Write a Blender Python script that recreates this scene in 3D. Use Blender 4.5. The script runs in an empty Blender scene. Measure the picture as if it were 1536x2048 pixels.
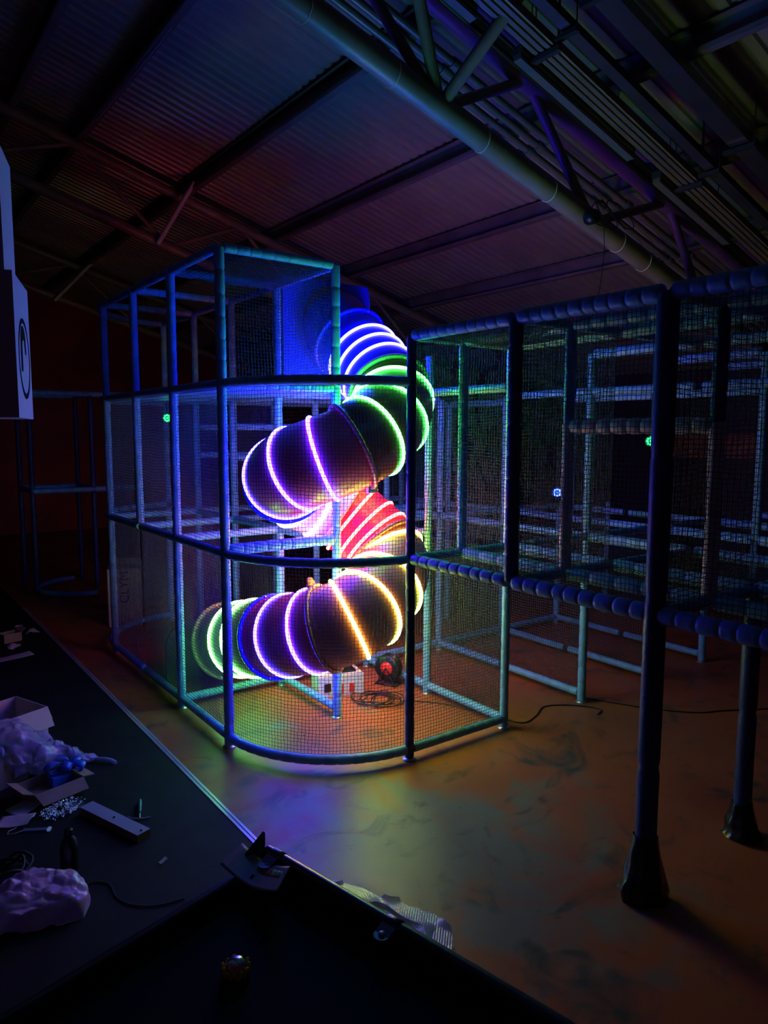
import bpy, math, random
import numpy as np
from mathutils import Vector, Matrix, noise

random.seed(7)
scn = bpy.context.scene
col = scn.collection
PI = math.pi

# ------------------------------------------------------------------ camera, world, exposure
CAM_H = 1.9
F_PX = 1450.9
PITCH, ROLL, AZ = 0.1081, 0.0021, 0.9382
cd = bpy.data.cameras.new('camera'); cam = bpy.data.objects.new('camera', cd); col.objects.link(cam)
cd.sensor_fit = 'VERTICAL'; cd.sensor_height = 36.0; cd.lens = 36.0 * F_PX / 2048.0
cd.clip_start = 0.05; cd.clip_end = 100
_fh = Vector((math.cos(AZ), math.sin(AZ), 0)); _rt = Vector((math.sin(AZ), -math.cos(AZ), 0)); _up = Vector((0, 0, 1))
_fw = _fh * math.cos(PITCH) - _up * math.sin(PITCH); _cu = _fh * math.sin(PITCH) + _up * math.cos(PITCH)
_r2 = _rt * math.cos(ROLL) + _cu * math.sin(ROLL); _u2 = _cu * math.cos(ROLL) - _rt * math.sin(ROLL)
M = Matrix((( _r2.x, _u2.x, -_fw.x, 0), (_r2.y, _u2.y, -_fw.y, 0), (_r2.z, _u2.z, -_fw.z, CAM_H), (0, 0, 0, 1)))
cam.matrix_world = M
scn.camera = cam

w = bpy.data.worlds.new('world'); scn.world = w; w.use_nodes = True
w.node_tree.nodes['Background'].inputs[0].default_value = (0.35, 0.4, 0.6, 1)
w.node_tree.nodes['Background'].inputs[1].default_value = 0.0
scn.view_settings.view_transform = 'Standard'; scn.view_settings.look = 'None'
scn.view_settings.gamma = 1.0; scn.view_settings.exposure = 1.0; scn.view_settings.use_curve_mapping = False
LED = 1.0          # strength of the light strips on the slide

# ------------------------------------------------------------------ helpers
def link(o, parent=None):
    col.objects.link(o)
    if parent is not None: o.parent = parent
    return o
def tag(o, label=None, cat=None, group=None, kind=None):
    if label: o['label'] = label
    if cat: o['category'] = cat
    if group: o['group'] = group
    if kind: o['kind'] = kind
    return o
def empty(name, loc, label, cat, group=None, rz=0.0):
    o = bpy.data.objects.new(name, None); o.location = loc; o.rotation_euler = (0, 0, rz); o.empty_display_size = .05
    link(o); tag(o, label, cat, group); return o

class MB:
    def __init__(s): s.v = []; s.f = []; s.sm = []
    def add(s, v, f, smooth=False):
        n = len(s.v); s.v += [tuple(p) for p in v]; s.f += [tuple(i + n for i in q) for q in f]; s.sm += [smooth] * len(f)
    def box(s, lo, hi, rot=None, at=(0, 0, 0)):
        v = [Vector((x, y, z)) for x in (lo[0], hi[0]) for y in (lo[1], hi[1]) for z in (lo[2], hi[2])]
        if rot is not None: v = [rot @ p for p in v]
        v = [p + Vector(at) for p in v]
        s.add(v, [(0, 1, 3, 2), (4, 6, 7, 5), (0, 4, 5, 1), (2, 3, 7, 6), (0, 2, 6, 4), (1, 5, 7, 3)])
    def tube(s, pts, r, n=8, closed=False, caps=True, squash=1.0):
        pts = [Vector(p) for p in pts]; m = len(pts)
        rs = r if isinstance(r, (list, tuple)) else [r] * m
        v = []; up = None
        for i, p in enumerate(pts):
            if closed: t = pts[(i + 1) % m] - pts[i - 1]
            else: t = pts[min(i + 1, m - 1)] - pts[max(i - 1, 0)]
            t.normalize()
            if up is None:
                up = Vector((0, 0, 1)) if abs(t.z) < .9 else Vector((1, 0, 0))
            a = t.cross(up)
            if a.length < 1e-5: a = t.cross(Vector((1, 0, 0)))
            a.normalize(); b = a.cross(t).normalized()
            up = b
            for k in range(n):
                th = 2 * PI * k / n
                v.append(p + a * (rs[i] * math.cos(th)) + b * (rs[i] * squash * math.sin(th)))
        f = []
        for i in range(m if closed else m - 1):
            j = (i + 1) % m
            for k in range(n):
                k2 = (k + 1) % n
                f.append((i * n + k, i * n + k2, j * n + k2, j * n + k))
        s.add(v, f, True)
        if caps and not closed:
            s.add(v[:n], [tuple(range(n))[::-1]]); s.add(v[-n:], [tuple(range(n))])
    def lathe(s, prof, n=16, at=(0, 0, 0), rot=None, smooth=True):
        v = []
        for r, z in prof:
            for k in range(n):
                th = 2 * PI * k / n; p = Vector((r * math.cos(th), r * math.sin(th), z))
                if rot is not None: p = rot @ p
                v.append(p + Vector(at))
        f = []
        for i in range(len(prof) - 1):
            for k in range(n):
                k2 = (k + 1) % n; f.append((i * n + k, i * n + k2, (i + 1) * n + k2, (i + 1) * n + k))
        s.add(v, f, smooth)
    def poly(s, pts, th, nrm):
        nrm = Vector(nrm).normalized() * th; n = len(pts); P = [Vector(p) for p in pts]
        v = P + [p + nrm for p in P]
        s.add(v, [tuple(range(n))[::-1], tuple(range(n, 2 * n))] + [(i, (i + 1) % n, (i + 1) % n + n, i + n) for i in range(n)])
    def mesh(s, name, mat):
        me = bpy.data.meshes.new(name); me.from_pydata(s.v, [], s.f); me.polygons.foreach_set('use_smooth', s.sm)
        if mat: me.materials.append(mat)
        me.update(); return me
    def build(s, name, mat, parent=None, **kw):
        o = bpy.data.objects.new(name, s.mesh(name, mat)); link(o, parent); tag(o, **kw); return o

# ------------------------------------------------------------------ materials
def mat(name, c, rough=.5, metal=0., spec=.5, noise_amt=0., nscale=5., bump=0., bscale=30., coat=0., alpha=1., trans=0., emit=None, es=0., c2=None, detail=4):
    m = bpy.data.materials.new(name); m.use_nodes = True; nt = m.node_tree; b = nt.nodes['Principled BSDF']
    b.inputs['Base Color'].default_value = (*c, 1); b.inputs['Roughness'].default_value = rough; b.inputs['Metallic'].default_value = metal
    b.inputs['Specular IOR Level'].default_value = spec; b.inputs['Coat Weight'].default_value = coat; b.inputs['Alpha'].default_value = alpha
    b.inputs['Coat Roughness'].default_value = .15
    b.inputs['Transmission Weight'].default_value = trans
    if emit: b.inputs['Emission Color'].default_value = (*emit, 1); b.inputs['Emission Strength'].default_value = es
    tc = nt.nodes.new('ShaderNodeTexCoord')
    if noise_amt or c2:
        n = nt.nodes.new('ShaderNodeTexNoise'); n.inputs['Scale'].default_value = nscale; n.inputs['Detail'].default_value = detail
        nt.links.new(tc.outputs['Object'], n.inputs['Vector'])
        mx = nt.nodes.new('ShaderNodeMix'); mx.data_type = 'RGBA'
        cc = c2 if c2 else tuple(x * (1 - noise_amt) for x in c)
        mx.inputs['A'].default_value = (*c, 1); mx.inputs['B'].default_value = (*cc, 1)
        cr = nt.nodes.new('ShaderNodeValToRGB'); cr.color_ramp.elements[0].position = .4; cr.color_ramp.elements[1].position = .62
        nt.links.new(n.outputs['Fac'], cr.inputs['Fac']); nt.links.new(cr.outputs['Color'], mx.inputs['Factor'])
        nt.links.new(mx.outputs['Result'], b.inputs['Base Color'])
    if bump:
        n = nt.nodes.new('ShaderNodeTexNoise'); n.inputs['Scale'].default_value = bscale; n.inputs['Detail'].default_value = 3
        nt.links.new(tc.outputs['Object'], n.inputs['Vector'])
        bp = nt.nodes.new('ShaderNodeBump'); bp.inputs['Strength'].default_value = bump; bp.inputs['Distance'].default_value = .01
        nt.links.new(n.outputs['Fac'], bp.inputs['Height']); nt.links.new(bp.outputs['Normal'], b.inputs['Normal'])
    return m
def glow(name, c, s):
    m = bpy.data.materials.new(name); m.use_nodes = True; nt = m.node_tree; b = nt.nodes['Principled BSDF']
    b.inputs['Base Color'].default_value = (.05, .05, .05, 1)
    b.inputs['Emission Color'].default_value = (*c, 1); b.inputs['Emission Strength'].default_value = s
    return m
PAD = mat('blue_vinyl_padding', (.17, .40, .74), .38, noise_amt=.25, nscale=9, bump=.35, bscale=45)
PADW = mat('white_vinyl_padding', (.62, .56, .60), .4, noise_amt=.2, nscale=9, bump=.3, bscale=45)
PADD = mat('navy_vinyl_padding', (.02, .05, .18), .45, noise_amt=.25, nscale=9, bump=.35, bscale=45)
NET = mat('dark_netting', (.035, .045, .075), .6)
STEEL = mat('galvanised_steel', (.55, .56, .58), .35, metal=.8, noise_amt=.2)
DARK = mat('black_plastic', (.012, .012, .016), .35)
RUBBER = mat('black_rubber', (.02, .022, .026), .6)
BLUEPL = mat('blue_plastic', (.03, .06, .75), .3, coat=.4, noise_amt=.15)

# floor: painted terracotta concrete with worn grey and green patches
def floor_material():
    m = bpy.data.materials.new('painted_concrete'); m.use_nodes = True; nt = m.node_tree; N = nt.nodes; L = nt.links; b = N['Principled BSDF']
    tc = N.new('ShaderNodeTexCoord')
    def nz(s, d, off=0., dist=0., vec=None):
        n = N.new('ShaderNodeTexNoise'); n.inputs['Scale'].default_value = s; n.inputs['Detail'].default_value = d; n.inputs['Distortion'].default_value = dist
        mp = N.new('ShaderNodeMapping'); mp.inputs['Location'].default_value = (off, off * .7, 0)
        if vec: mp.inputs['Scale'].default_value = vec
        L.new(tc.outputs['Object'], mp.inputs['Vector']); L.new(mp.outputs['Vector'], n.inputs['Vector']); return n
    def ramp(src, a, c_):
        r = N.new('ShaderNodeValToRGB'); r.color_ramp.elements[0].position = a; r.color_ramp.elements[1].position = c_
        L.new(src.outputs['Fac'], r.inputs['Fac']); return r
    def mix(fac, A, B):
        x = N.new('ShaderNodeMix'); x.data_type = 'RGBA'
        L.new(fac.outputs['Color'], x.inputs['Factor'])
        for nm, v in (('A', A), ('B', B)):
            if isinstance(v, tuple): x.inputs[nm].default_value = (*v, 1)
            else: L.new(v.outputs['Result'], x.inputs[nm])
        return x
    a = mix(ramp(nz(1.1, 5, 3.), .35, .65), (.44, .125, .040), (.33, .085, .030))
    # wear is heaviest in the walking lane in front of the frames
    sep = N.new('ShaderNodeSeparateXYZ'); L.new(tc.outputs['Object'], sep.inputs[0])
    mr = N.new('ShaderNodeVectorMath'); mr.operation = 'DISTANCE'; mr.inputs[1].default_value = (1.85, 2.35, 0)
    L.new(tc.outputs['Object'], mr.inputs[0])
    rg = N.new('ShaderNodeMapRange'); rg.inputs['From Min'].default_value = .5; rg.inputs['From Max'].default_value = 1.25; rg.inputs['To Min'].default_value = .32; rg.inputs['To Max'].default_value = 0.0
    L.new(mr.outputs['Value'], rg.inputs['Value'])
    big = nz(2.6, 12, 11., 1.0); ad = N.new('ShaderNodeMath'); ad.operation = 'ADD'; L.new(big.outputs['Fac'], ad.inputs[0]); L.new(rg.outputs['Result'], ad.inputs[1])
    r1 = N.new('ShaderNodeValToRGB'); r1.color_ramp.elements[0].position = .60; r1.color_ramp.elements[1].position = .82; L.new(ad.outputs[0], r1.inputs['Fac'])
    c_ = mix(r1, a, (.215, .185, .115))
    n3 = nz(3.0, 14, 5., 1.6, (1., 1., 1.)); d_ = mix(ramp(n3, .56, .72), c_, (.06, .065, .045))
    n4 = nz(14, 6, 1.)
    e_ = mix(ramp(n4, .66, .74), d_, (.17, .12, .085))
    L.new(e_.outputs['Result'], b.inputs['Base Color'])
    rr = N.new('ShaderNodeMapRange'); rr.inputs['To Min'].default_value = .30; rr.inputs['To Max'].default_value = .55
    L.new(n3.outputs['Fac'], rr.inputs['Value']); L.new(rr.outputs['Result'], b.inputs['Roughness'])
    b.inputs['Specular IOR Level'].default_value = .35
    bp = N.new('ShaderNodeBump'); bp.inputs['Strength'].default_value = .15; bp.inputs['Distance'].default_value = .01
    L.new(n4.outputs['Fac'], bp.inputs['Height']); L.new(bp.outputs['Normal'], b.inputs['Normal'])
    return m
FLOOR = floor_material()
SHEET = mat('painted_roof_sheet', (.34, .29, .23), .30, noise_amt=.15, nscale=2)
PURLIN = mat('purlin_steel', (.20, .16, .16), .45, noise_amt=.3, nscale=3)
TRUSS = mat('truss_paint', (.30, .235, .16), .4, noise_amt=.25, nscale=4)
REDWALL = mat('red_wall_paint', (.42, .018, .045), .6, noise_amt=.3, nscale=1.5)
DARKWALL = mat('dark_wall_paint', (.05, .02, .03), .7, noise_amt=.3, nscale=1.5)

# ------------------------------------------------------------------ grid of the play structure
GX = lambda i: 1.7518 + .7793 * i
GY = lambda j: 3.1962 + .7812 * j
L1, L2, TT, UU = 1.19, 2.184, 2.948, 2.434
G0 = .065

# ------------------------------------------------------------------ room
X0, X1, Y0, Y1 = -3.5, 9.4, -3.0, 15.0
RIDGE = .85
def roofz(x): return 5.5 - .29 * x if x >= RIDGE else 5.5 - .29 * RIDGE - .29 * (RIDGE - x)
b = MB(); b.box((X0, Y0, -.1), (X1, Y1, 0)); b.build('floor', FLOOR, kind='structure')
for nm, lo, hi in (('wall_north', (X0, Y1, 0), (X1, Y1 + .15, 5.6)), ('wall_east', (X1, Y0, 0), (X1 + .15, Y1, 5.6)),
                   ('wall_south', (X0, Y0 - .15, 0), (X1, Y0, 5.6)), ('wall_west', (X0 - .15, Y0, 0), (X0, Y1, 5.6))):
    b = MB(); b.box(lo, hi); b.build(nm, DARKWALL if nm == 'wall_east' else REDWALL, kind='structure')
def roof_sheet(xa, xb):
    b = MB(); y = Y0; prof = []
    p = .112
    while y < Y1:
        prof += [(y, 0), (y + p * .55, 0), (y + p * .65, .02), (y + p * .9, .02)]; y += p
    v = []; n = len(prof)
    for x in (xa, xb):
        for yy, dz in prof: v.append((x, yy, roofz(x) + dz))
    b.add(v, [(i, i + 1, n + i + 1, n + i) for i in range(n - 1)])
    return b
def slab(b, xa, xb):
    v = [(x, y, roofz(x) + d) for x in (xa, xb) for y in (Y0 - .15, Y1 + .15) for d in (.03, .08)]
    b.add(v, [(0, 1, 3, 2), (4, 6, 7, 5), (0, 4, 5, 1), (2, 3, 7, 6), (0, 2, 6, 4), (1, 5, 7, 3)])
b = roof_sheet(RIDGE, X1 + .2); slab(b, RIDGE, X1 + .2); b2 = roof_sheet(X0 - .2, RIDGE); slab(b2, X0 - .2, RIDGE)
b.add(b2.v, b2.f); b.build('ceiling', SHEET, kind='structure')

names = ['first', 'second', 'third', 'fourth', 'fifth', 'sixth', 'seventh', 'eighth']
for k, v in enumerate((.40, .565, .865, 1.165, 1.445, 1.725, 2.01, 2.29)):
    x = 3.6 * v; z = roofz(x) - .012
    b = MB()
    b.box((x - .004, Y0, z - .15), (x + .004, Y1, z)); b.box((x - .06, Y0, z - .008), (x, Y1, z + .0)); b.box((x - .06, Y0, z - .158), (x, Y1, z - .15))
    b.box((x - .064, Y0, z - .158), (x - .058, Y1, z - .13))
    o = b.build('roof_purlin', PURLIN, label='long dark steel purlin under the roof sheets, %s from the ridge' % names[k], cat='roof beam', group='purlins under the roof')

def roof_truss(Y, label, nodes_lo, nodes_up, r, near=False):
    t = empty('roof_truss', (0, 0, 0), label, 'roof truss', 'tubular roof trusses')
    zl = (lambda x: CAM_H + .80 * 3.5 - .29 * x); zu = (lambda x: CAM_H + .965 * 3.5 - .29 * x)
    for z in (zl, zu):
        b = MB(); b.tube([(RIDGE, Y, z(RIDGE)), (X1, Y, z(X1))], r, 16); b.build('chord', TRUSS, t)
    seq = sorted([(x, 0) for x in nodes_lo] + [(x, 1) for x in nodes_up])
    for (xa, ka), (xb, kb) in zip(seq, seq[1:]):
        if ka == kb: continue
        b = MB(); b.tube([(xa, Y, (zu if ka else zl)(xa)), (xb, Y, (zu if kb else zl)(xb))], r * .45, 10); b.build('web_member', TRUSS, t)
    return t, zl, zu
t1, zl, zu = roof_truss(3.5, 'nearest tubular roof truss, its thick bottom tube crossing above the slide', [1.4, 2.97, 4.42, 5.9, 7.4], [2.1, 3.72, 5.35, 6.7], .075)
YY = 3.5
for x, dy in ((2.97, -.9), (2.97, -.35)):
    b = MB(); b.tube([(x, YY, zl(x)), (x + (.15 if dy < -.5 else -.55), YY + dy, roofz(x) - .12)], .038, 10); b.build('brace', TRUSS, t1)
TIE = mat('pale_cable_tie', (.75, .7, .45), .4)
for x in (2.05, 2.62, 3.32, 3.95, 4.72, 5.05):
    b = MB(); b.tube([(x, YY + .078 * math.cos(a), zl(x) + .078 * math.sin(a)) for a in np.linspace(0, 2 * PI, 21)[:-1]], .003, 5, closed=True); b.build('cable_tie', TIE, t1)
roof_truss(7.8, 'middle tubular roof truss beyond the play tower top', [1.0, 2.86, 4.6, 6.4, 8.2], [1.95, 3.7, 5.5, 7.3], .05)
roof_truss(12.0, 'farthest tubular roof truss, near the dark red end wall', [1.9, 3.9, 5.9, 7.9], [2.9, 4.9, 6.9], .05)
# pale braces running from purlins down to the truss tube
PALE = mat('pale_painted_strip', (.82, .82, .90), .4)
for pa, pb, lab in (((3.07, 7.55, 4.50), (2.72, 7.72, 3.86), 'pale flat brace strut from the roof down to the middle truss'),
                    ((3.12, 11.75, 4.45), (2.60, 11.9, 3.86), 'pale flat brace strut at the farthest truss')):
    pa = Vector(pa); pb = Vector(pb); b = MB(); b.tube([pa, pb], .042, 4, squash=.6)
    b.build('brace_strut', PALE, label=lab, cat='strut')

# pipes, trays and light battens strung parallel to the roof slope
PIPE = mat('service_pipe', (.17, .125, .09), .35, noise_amt=.2)
def srv(Y, h): return lambda x: CAM_H + h - .29 * x
pn = ['nearest the thick truss tube', 'second out from the truss tube', 'third out from the truss tube', 'fourth out from the truss tube', 'farthest from the truss tube']
for k, yy in enumerate((4.02, 3.92, 3.82, 3.72, 3.62)):
    z = srv(yy, 3.22); b = MB(); b.tube([(RIDGE, yy, z(RIDGE)), (X1, yy, z(X1))], .026 if k else .03, 10)
    for kk in range(9):
        x = 1.4 + kk * .9; b.tube([(x - .03, yy, z(x - .03)), (x + .03, yy, z(x + .03))], .036, 10)
    b.build('service_pipe', PIPE, label='thin pipe under the roof, %s' % pn[k], cat='pipe', group='parallel service pipes')
for k, (yy, r_) in enumerate(((3.28, .02), (3.20, .012))):
    z = srv(yy, 3.2); b = MB(); b.tube([(RIDGE, yy, z(RIDGE)), (X1, yy, z(X1))], r_, 8)
    b.build('electric_conduit', DARK, label=('thicker' if k == 0 else 'thinner') + ' black conduit running beside the upper truss tube', cat='conduit')
TRAY = mat('tray_metal', (.38, .27, .16), .38, metal=.3, noise_amt=.3, nscale=6)
DUCT = mat('grey_duct_metal', (.10, .09, .09), .28, metal=.5, noise_amt=.2)
def tray(yy, h, wd, dp, xa, xb, name, m, label, cat, ribs=True):
    z = srv(yy, h); b = MB(); t = empty(name, (0, 0, 0), label, cat)
    def sl(ya, yb, da, db, bb):
        v = [(x, y, z(x) + d) for x in (xa, xb) for y in (ya, yb) for d in (da, db)]
        bb.add(v, [(0, 1, 3, 2), (4, 6, 7, 5), (0, 4, 5, 1), (2, 3, 7, 6), (0, 2, 6, 4), (1, 5, 7, 3)])
    sl(yy - wd / 2, yy + wd / 2, 0, .006, b); sl(yy - wd / 2, yy - wd / 2 + .006, .006, dp, b); sl(yy + wd / 2 - .006, yy + wd / 2, .006, dp, b)
    b.build('channel', m, t)
    if ribs:
        b = MB()
        for q in range(3): sl(yy - wd * .3 + q * wd * .3 - .012, yy - wd * .3 + q * wd * .3 + .012, -.012, 0, b)
        b.build('cable_run', PIPE, t)
    x = xa + .45
    while x < xb:
        b = MB(); b.box((x - .02, yy - wd / 2 - .04, z(x) - .04), (x + .02, yy + wd / 2 + .04, z(x) - .015))
        for sy in (-1, 1): b.tube([(x, yy + sy * (wd / 2 + .03), z(x) - .03), (x, yy + sy * (wd / 2 + .03), roofz(x) - .01)], .004, 5)
        b.build('hanger', DUCT, t); x += 1.5
tray(3.02, 3.15, .15, .05, 1.4, 9.2, 'cable_tray', TRAY, 'brown perforated cable tray hung under the roof, carrying cable runs', 'cable tray')
tray(2.86, 3.2, .07, .05, 1.4, 9.2, 'cable_tray', DUCT, 'narrow grey cable tray beside the brown tray', 'cable tray', False)
tray(2.66, 3.3, .13, .07, 1.4, 9.2, 'air_duct', DUCT, 'shallow grey duct beyond the brown cable tray', 'duct', False)
LENS = mat('batten_diffuser', (.13, .12, .10), .2)
for k, (xa, xb) in enumerate(((1.75, 2.9), (3.25, 4.35), (4.65, 5.6))):
    yy = 3.14; z = srv(yy, 3.12); t = empty('light_batten', (0, 0, 0), 'unlit fluorescent light batten beside the cable tray, %s down the slope' % names[k], 'light fitting', 'unlit light battens')
    for nm, hw, da, db, m in (('housing', .035, 0, .05, DUCT), ('diffuser', .028, -.03, 0, LENS)):
        b = MB(); v = [(x, y, z(x) + d) for x in (xa, xb) for y in (yy - hw, yy + hw) for d in (da, db)]
        b.add(v, [(0, 1, 3, 2), (4, 6, 7, 5), (0, 4, 5, 1), (2, 3, 7, 6), (0, 2, 6, 4), (1, 5, 7, 3)]); b.build(nm, m, t)
    b = MB()
    for x in (xa + .15, xb - .15): b.tube([(x, yy, z(x) + .04), (x, yy, roofz(x) - .01)], .004, 5)
    b.build('suspension_wire', DUCT, t)
# small box and dangling cable where the truss webs meet
x = 4.40; b = MB(); zz = zl(x) - .02
for k in range(4):
    ph = k * .8
    b.tube([(x + .10 * math.cos(a + ph) * (1 + .2 * k) + .05 * k, YY - .09 - .02 * k, zz + .05 + .08 * math.sin(a)) for a in np.linspace(0, 2 * PI, 24)[:-1]], .004, 5, closed=True)
b.tube([(x + .05, YY - .085, zz), (x + .06, YY - .09, zz - .2), (x + .03, YY - .09, zz - .42), (x - .02, YY - .09, zz - .62)], .003, 5)
b.build('loose_cable', DARK, label='black cable coiled on the truss joint with its end dangling', cat='cable')
b = MB(); b.lathe([(0, -.04), (.045, -.04), (.05, 0), (.045, .04), (0, .04)], 12, at=(x - .12, YY - .11, zz + .0), rot=Matrix.Rotation(PI / 2, 3, 'X'))
b.build('junction_box', DARK, label='small round black junction box on the thick truss tube', cat='junction box')
def rpt(x, y, d=.02): return (x, y, roofz(x) - d)
b = MB(); b.tube([rpt(2.02, 5.0, .16), rpt(2.0, 5.9, .2), rpt(1.97, 7.0, .24), rpt(1.96, 8.0, .16)], .004, 5); b.build('ceiling_string', mat('pale_string', (.55, .5, .6), .5), label='thin pale string hanging in a line below the corrugated roof', cat='string')

# ------------------------------------------------------------------ padded frame pieces
_sl = {}
def sleeve_mesh(L, r, seg, m, bulge, seed=0):
    key = (round(L, 3), r, seg, m.name, bulge, seed)
    if key in _sl: return _sl[key]
    rnd = random.Random(str(key)); nseg = max(1, int(round(L / seg))); n = 12; prof = []
    z = 0
    cuts = [0.0] + [(k + rnd.uniform(-.12, .12)) / nseg * L for k in range(1, nseg)] + [L]
    for a, c in zip(cuts, cuts[1:]):
        l = c - a; g = min(.004, l * .1)
        pin = .87
        prof += [(r * pin, a), (r * (1 + bulge * .2), a + max(g, l * .05)), (r * (1 + bulge * .8), a + l * .22), (r * (1 + bulge), a + l * .5), (r * (1 + bulge * .8), a + l * .78), (r * (1 + bulge * .2), c - max(g, l * .05))]
    prof.append((r * .93, L))
    b = MB(); v = []
    for i, (rr, zz) in enumerate(prof):
        for k in range(n):
            th = 2 * PI * k / n; q = rr * (1 + .035 * noise.noise(Vector((math.cos(th) * 1.5 + seed * 3, math.sin(th) * 1.5, zz * 14))))
            v.append((q * math.cos(th), q * math.sin(th), zz))
    f = [(i * n + k, i * n + (k + 1) % n, (i + 1) * n + (k + 1) % n, (i + 1) * n + k) for i in range(len(prof) - 1) for k in range(n)]
    b.add(v, f, True); b.add(v[:n], [tuple(range(n))[::-1]]); b.add(v[-n:], [tuple(range(n))])
    me = b.mesh('padding', m); _sl[key] = me; return me
def sleeve(name, p, q, parent, r=.029, seg=.12, m=None, bulge=.03):
    p = Vector(p); q = Vector(q); d = q - p
    me = sleeve_mesh(d.length, r, seg, m or PAD, bulge, random.randint(0, 2))
    o = bpy.data.objects.new(name, me); o.rotation_mode = 'QUATERNION'
    o.rotation_quaternion = d.to_track_quat('Z', 'Y'); o.location = p; link(o, parent); return o
FOOT = None
def post(parent, i, j, z0, z1, r=.029, **kw):
    global FOOT
    o = sleeve('padded_post', (GX(i), GY(j), z0 + (.012 if z0 < .01 else 0)), (GX(i), GY(j), z1), parent, r, seg=kw.pop('seg', .125), **kw)
    if z0 < .01:
        if FOOT is None:
            b = MB(); b.lathe([(0, 0), (.04, 0), (.04, .006), (.022, .008), (.022, .03), (0, .03)], 16); FOOT = b.mesh('foot_plate', STEEL)
        f_ = bpy.data.objects.new('foot_plate', FOOT); f_.location = (0, 0, -.0118); link(f_, o)
    return o
def rail(parent, a, c, z, r=.027, **kw):
    (i, j), (k, l) = a, c; pr = .027
    p = Vector((GX(i), GY(j), z)); q = Vector((GX(k), GY(l), z)); d = (q - p).normalized() * pr
    return sleeve('padded_rail', p + d, q - d, parent, r, seg=kw.pop('seg', .085), **kw)
def arc_rail(parent, cx, cy, R, a0, a1, z, r=.027):
    n = int(R * abs(a1 - a0) / .018); pts = []; rs = []
    for k in range(n + 1):
        a = a0 + (a1 - a0) * k / n; pts.append((cx + R * math.cos(a), cy + R * math.sin(a), z)); rs.append(r * (.93 if k % 5 == 0 else 1 + .04 * math.sin(PI * (k % 5) / 5)))
    b = MB(); b.tube(pts, rs, 12); return b.build('curved_rail', PAD, parent)

# ------------------------------------------------------------------ netting (real woven strands)
_nets = {}
def net_mesh(W, Hh, seed=0, cell=.0205, r=.00155, wob=.007):
    key = (round(W, 2), round(Hh, 2), seed)
    if key in _nets: return _nets[key]
    nu = max(2, int(round(W / cell))); nv = max(2, int(round(Hh / cell)))
    us = np.linspace(0, W, nu + 1); vs = np.linspace(0, Hh, nv + 1)
    U, V = np.meshgrid(us, vs, indexing='ij')
    rs = np.random.RandomState(seed + nu * 31 + nv)
    def sm(a, b_, ph): return np.sin(U * a + ph) * np.cos(V * b_ + ph * 1.7) + .5 * np.sin(U * a * 2.3 + V * b_ * 1.6 + ph * 3)
    edge = np.minimum(np.minimum(U, W - U), np.minimum(V, Hh - V)); e = np.clip(edge / .12, 0, 1)
    DU = e * wob * sm(7, 6, 1 + seed) + rs.normal(0, .0011, U.shape); DV = e * wob * sm(6, 8, 2.2 + seed) + rs.normal(0, .0011, U.shape)
    DW = e * wob * 2.0 * sm(4, 3.3, .5 + seed)
    P = np.stack([U + DU, V + DV, DW], -1)
    verts = []; faces = []; base = 0
    def strands(Q, axis):
        nonlocal base
        ns, m, _ = Q.shape
        offs = np.zeros((3, 3))
        for k in range(3):
            th = 2 * PI * k / 3
            if axis == 0: offs[k] = (0, math.cos(th) * r, math.sin(th) * r)
            else: offs[k] = (math.cos(th) * r, 0, math.sin(th) * r)
        vv = (Q[:, :, None, :] + offs[None, None]).reshape(-1, 3); verts.append(vv)
        idx = (np.arange(ns)[:, None] * m + np.arange(m - 1)[None, :]).reshape(-1) * 3 + base
        for k in range(3):
            k2 = (k + 1) % 3; faces.append(np.stack([idx + k, idx + k2, idx + 3 + k2, idx + 3 + k], -1))
        base += ns * m * 3
    strands(P, 1); strands(np.swapaxes(P, 0, 1), 0)
    v = np.concatenate(verts); f = np.concatenate(faces)
    _nets[key] = (v, f); return _nets[key]
def net_obj(v, f, name='safety_net', m=None):
    me = bpy.data.meshes.new(name); me.vertices.add(len(v)); me.vertices.foreach_set('co', v.astype(np.float32).ravel())
    me.loops.add(f.size); me.loops.foreach_set('vertex_index', f.astype(np.int32).ravel())
    me.polygons.add(len(f)); me.polygons.foreach_set('loop_start', np.arange(0, f.size, 4, dtype=np.int32)); me.polygons.foreach_set('loop_total', np.full(len(f), 4, dtype=np.int32))
    me.update(calc_edges=True); me.validate(); me.materials.append(m or NET); return me
_nm = {}
def net(parent, p, q, z0, z1, seed=0):
    """vertical net from p to q (xy) between two heights"""
    p = Vector(p); q = Vector(q); d = q - p; W = d.length; key = (round(W, 2), round(z1 - z0, 2), seed)
    if key not in _nm:
        v, f = net_mesh(W, z1 - z0, seed); _nm[key] = net_obj(v, f)
    o = bpy.data.objects.new('safety_net', _nm[key]); x = Vector((d.x, d.y, 0)).normalized(); zc = Vector((0, 0, 1)); y = -x.cross(zc)
    R = Matrix((( x.x, 0, x.y), (x.y, 0, -x.x), (0, 1, 0)))
    o.matrix_world = Matrix.Translation((p.x, p.y, z0)) @ R.to_4x4(); link(o); o.parent = parent; return o
def flat_net(parent, i0, j0, i1, j1, z, sag=0., seed=0):
    W = GX(i1) - GX(i0); Hh = GY(j1) - GY(j0); v, f = net_mesh(W, Hh, seed); v = v.copy()
    u_ = v[:, 0] / W; w_ = v[:, 1] / Hh; v[:, 2] -= sag * 16 * u_ * (1 - u_) * w_ * (1 - w_)
    o = bpy.data.objects.new('safety_net', net_obj(v, f)); o.location = (GX(i0), GY(j0), z); link(o, parent); return o
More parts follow.
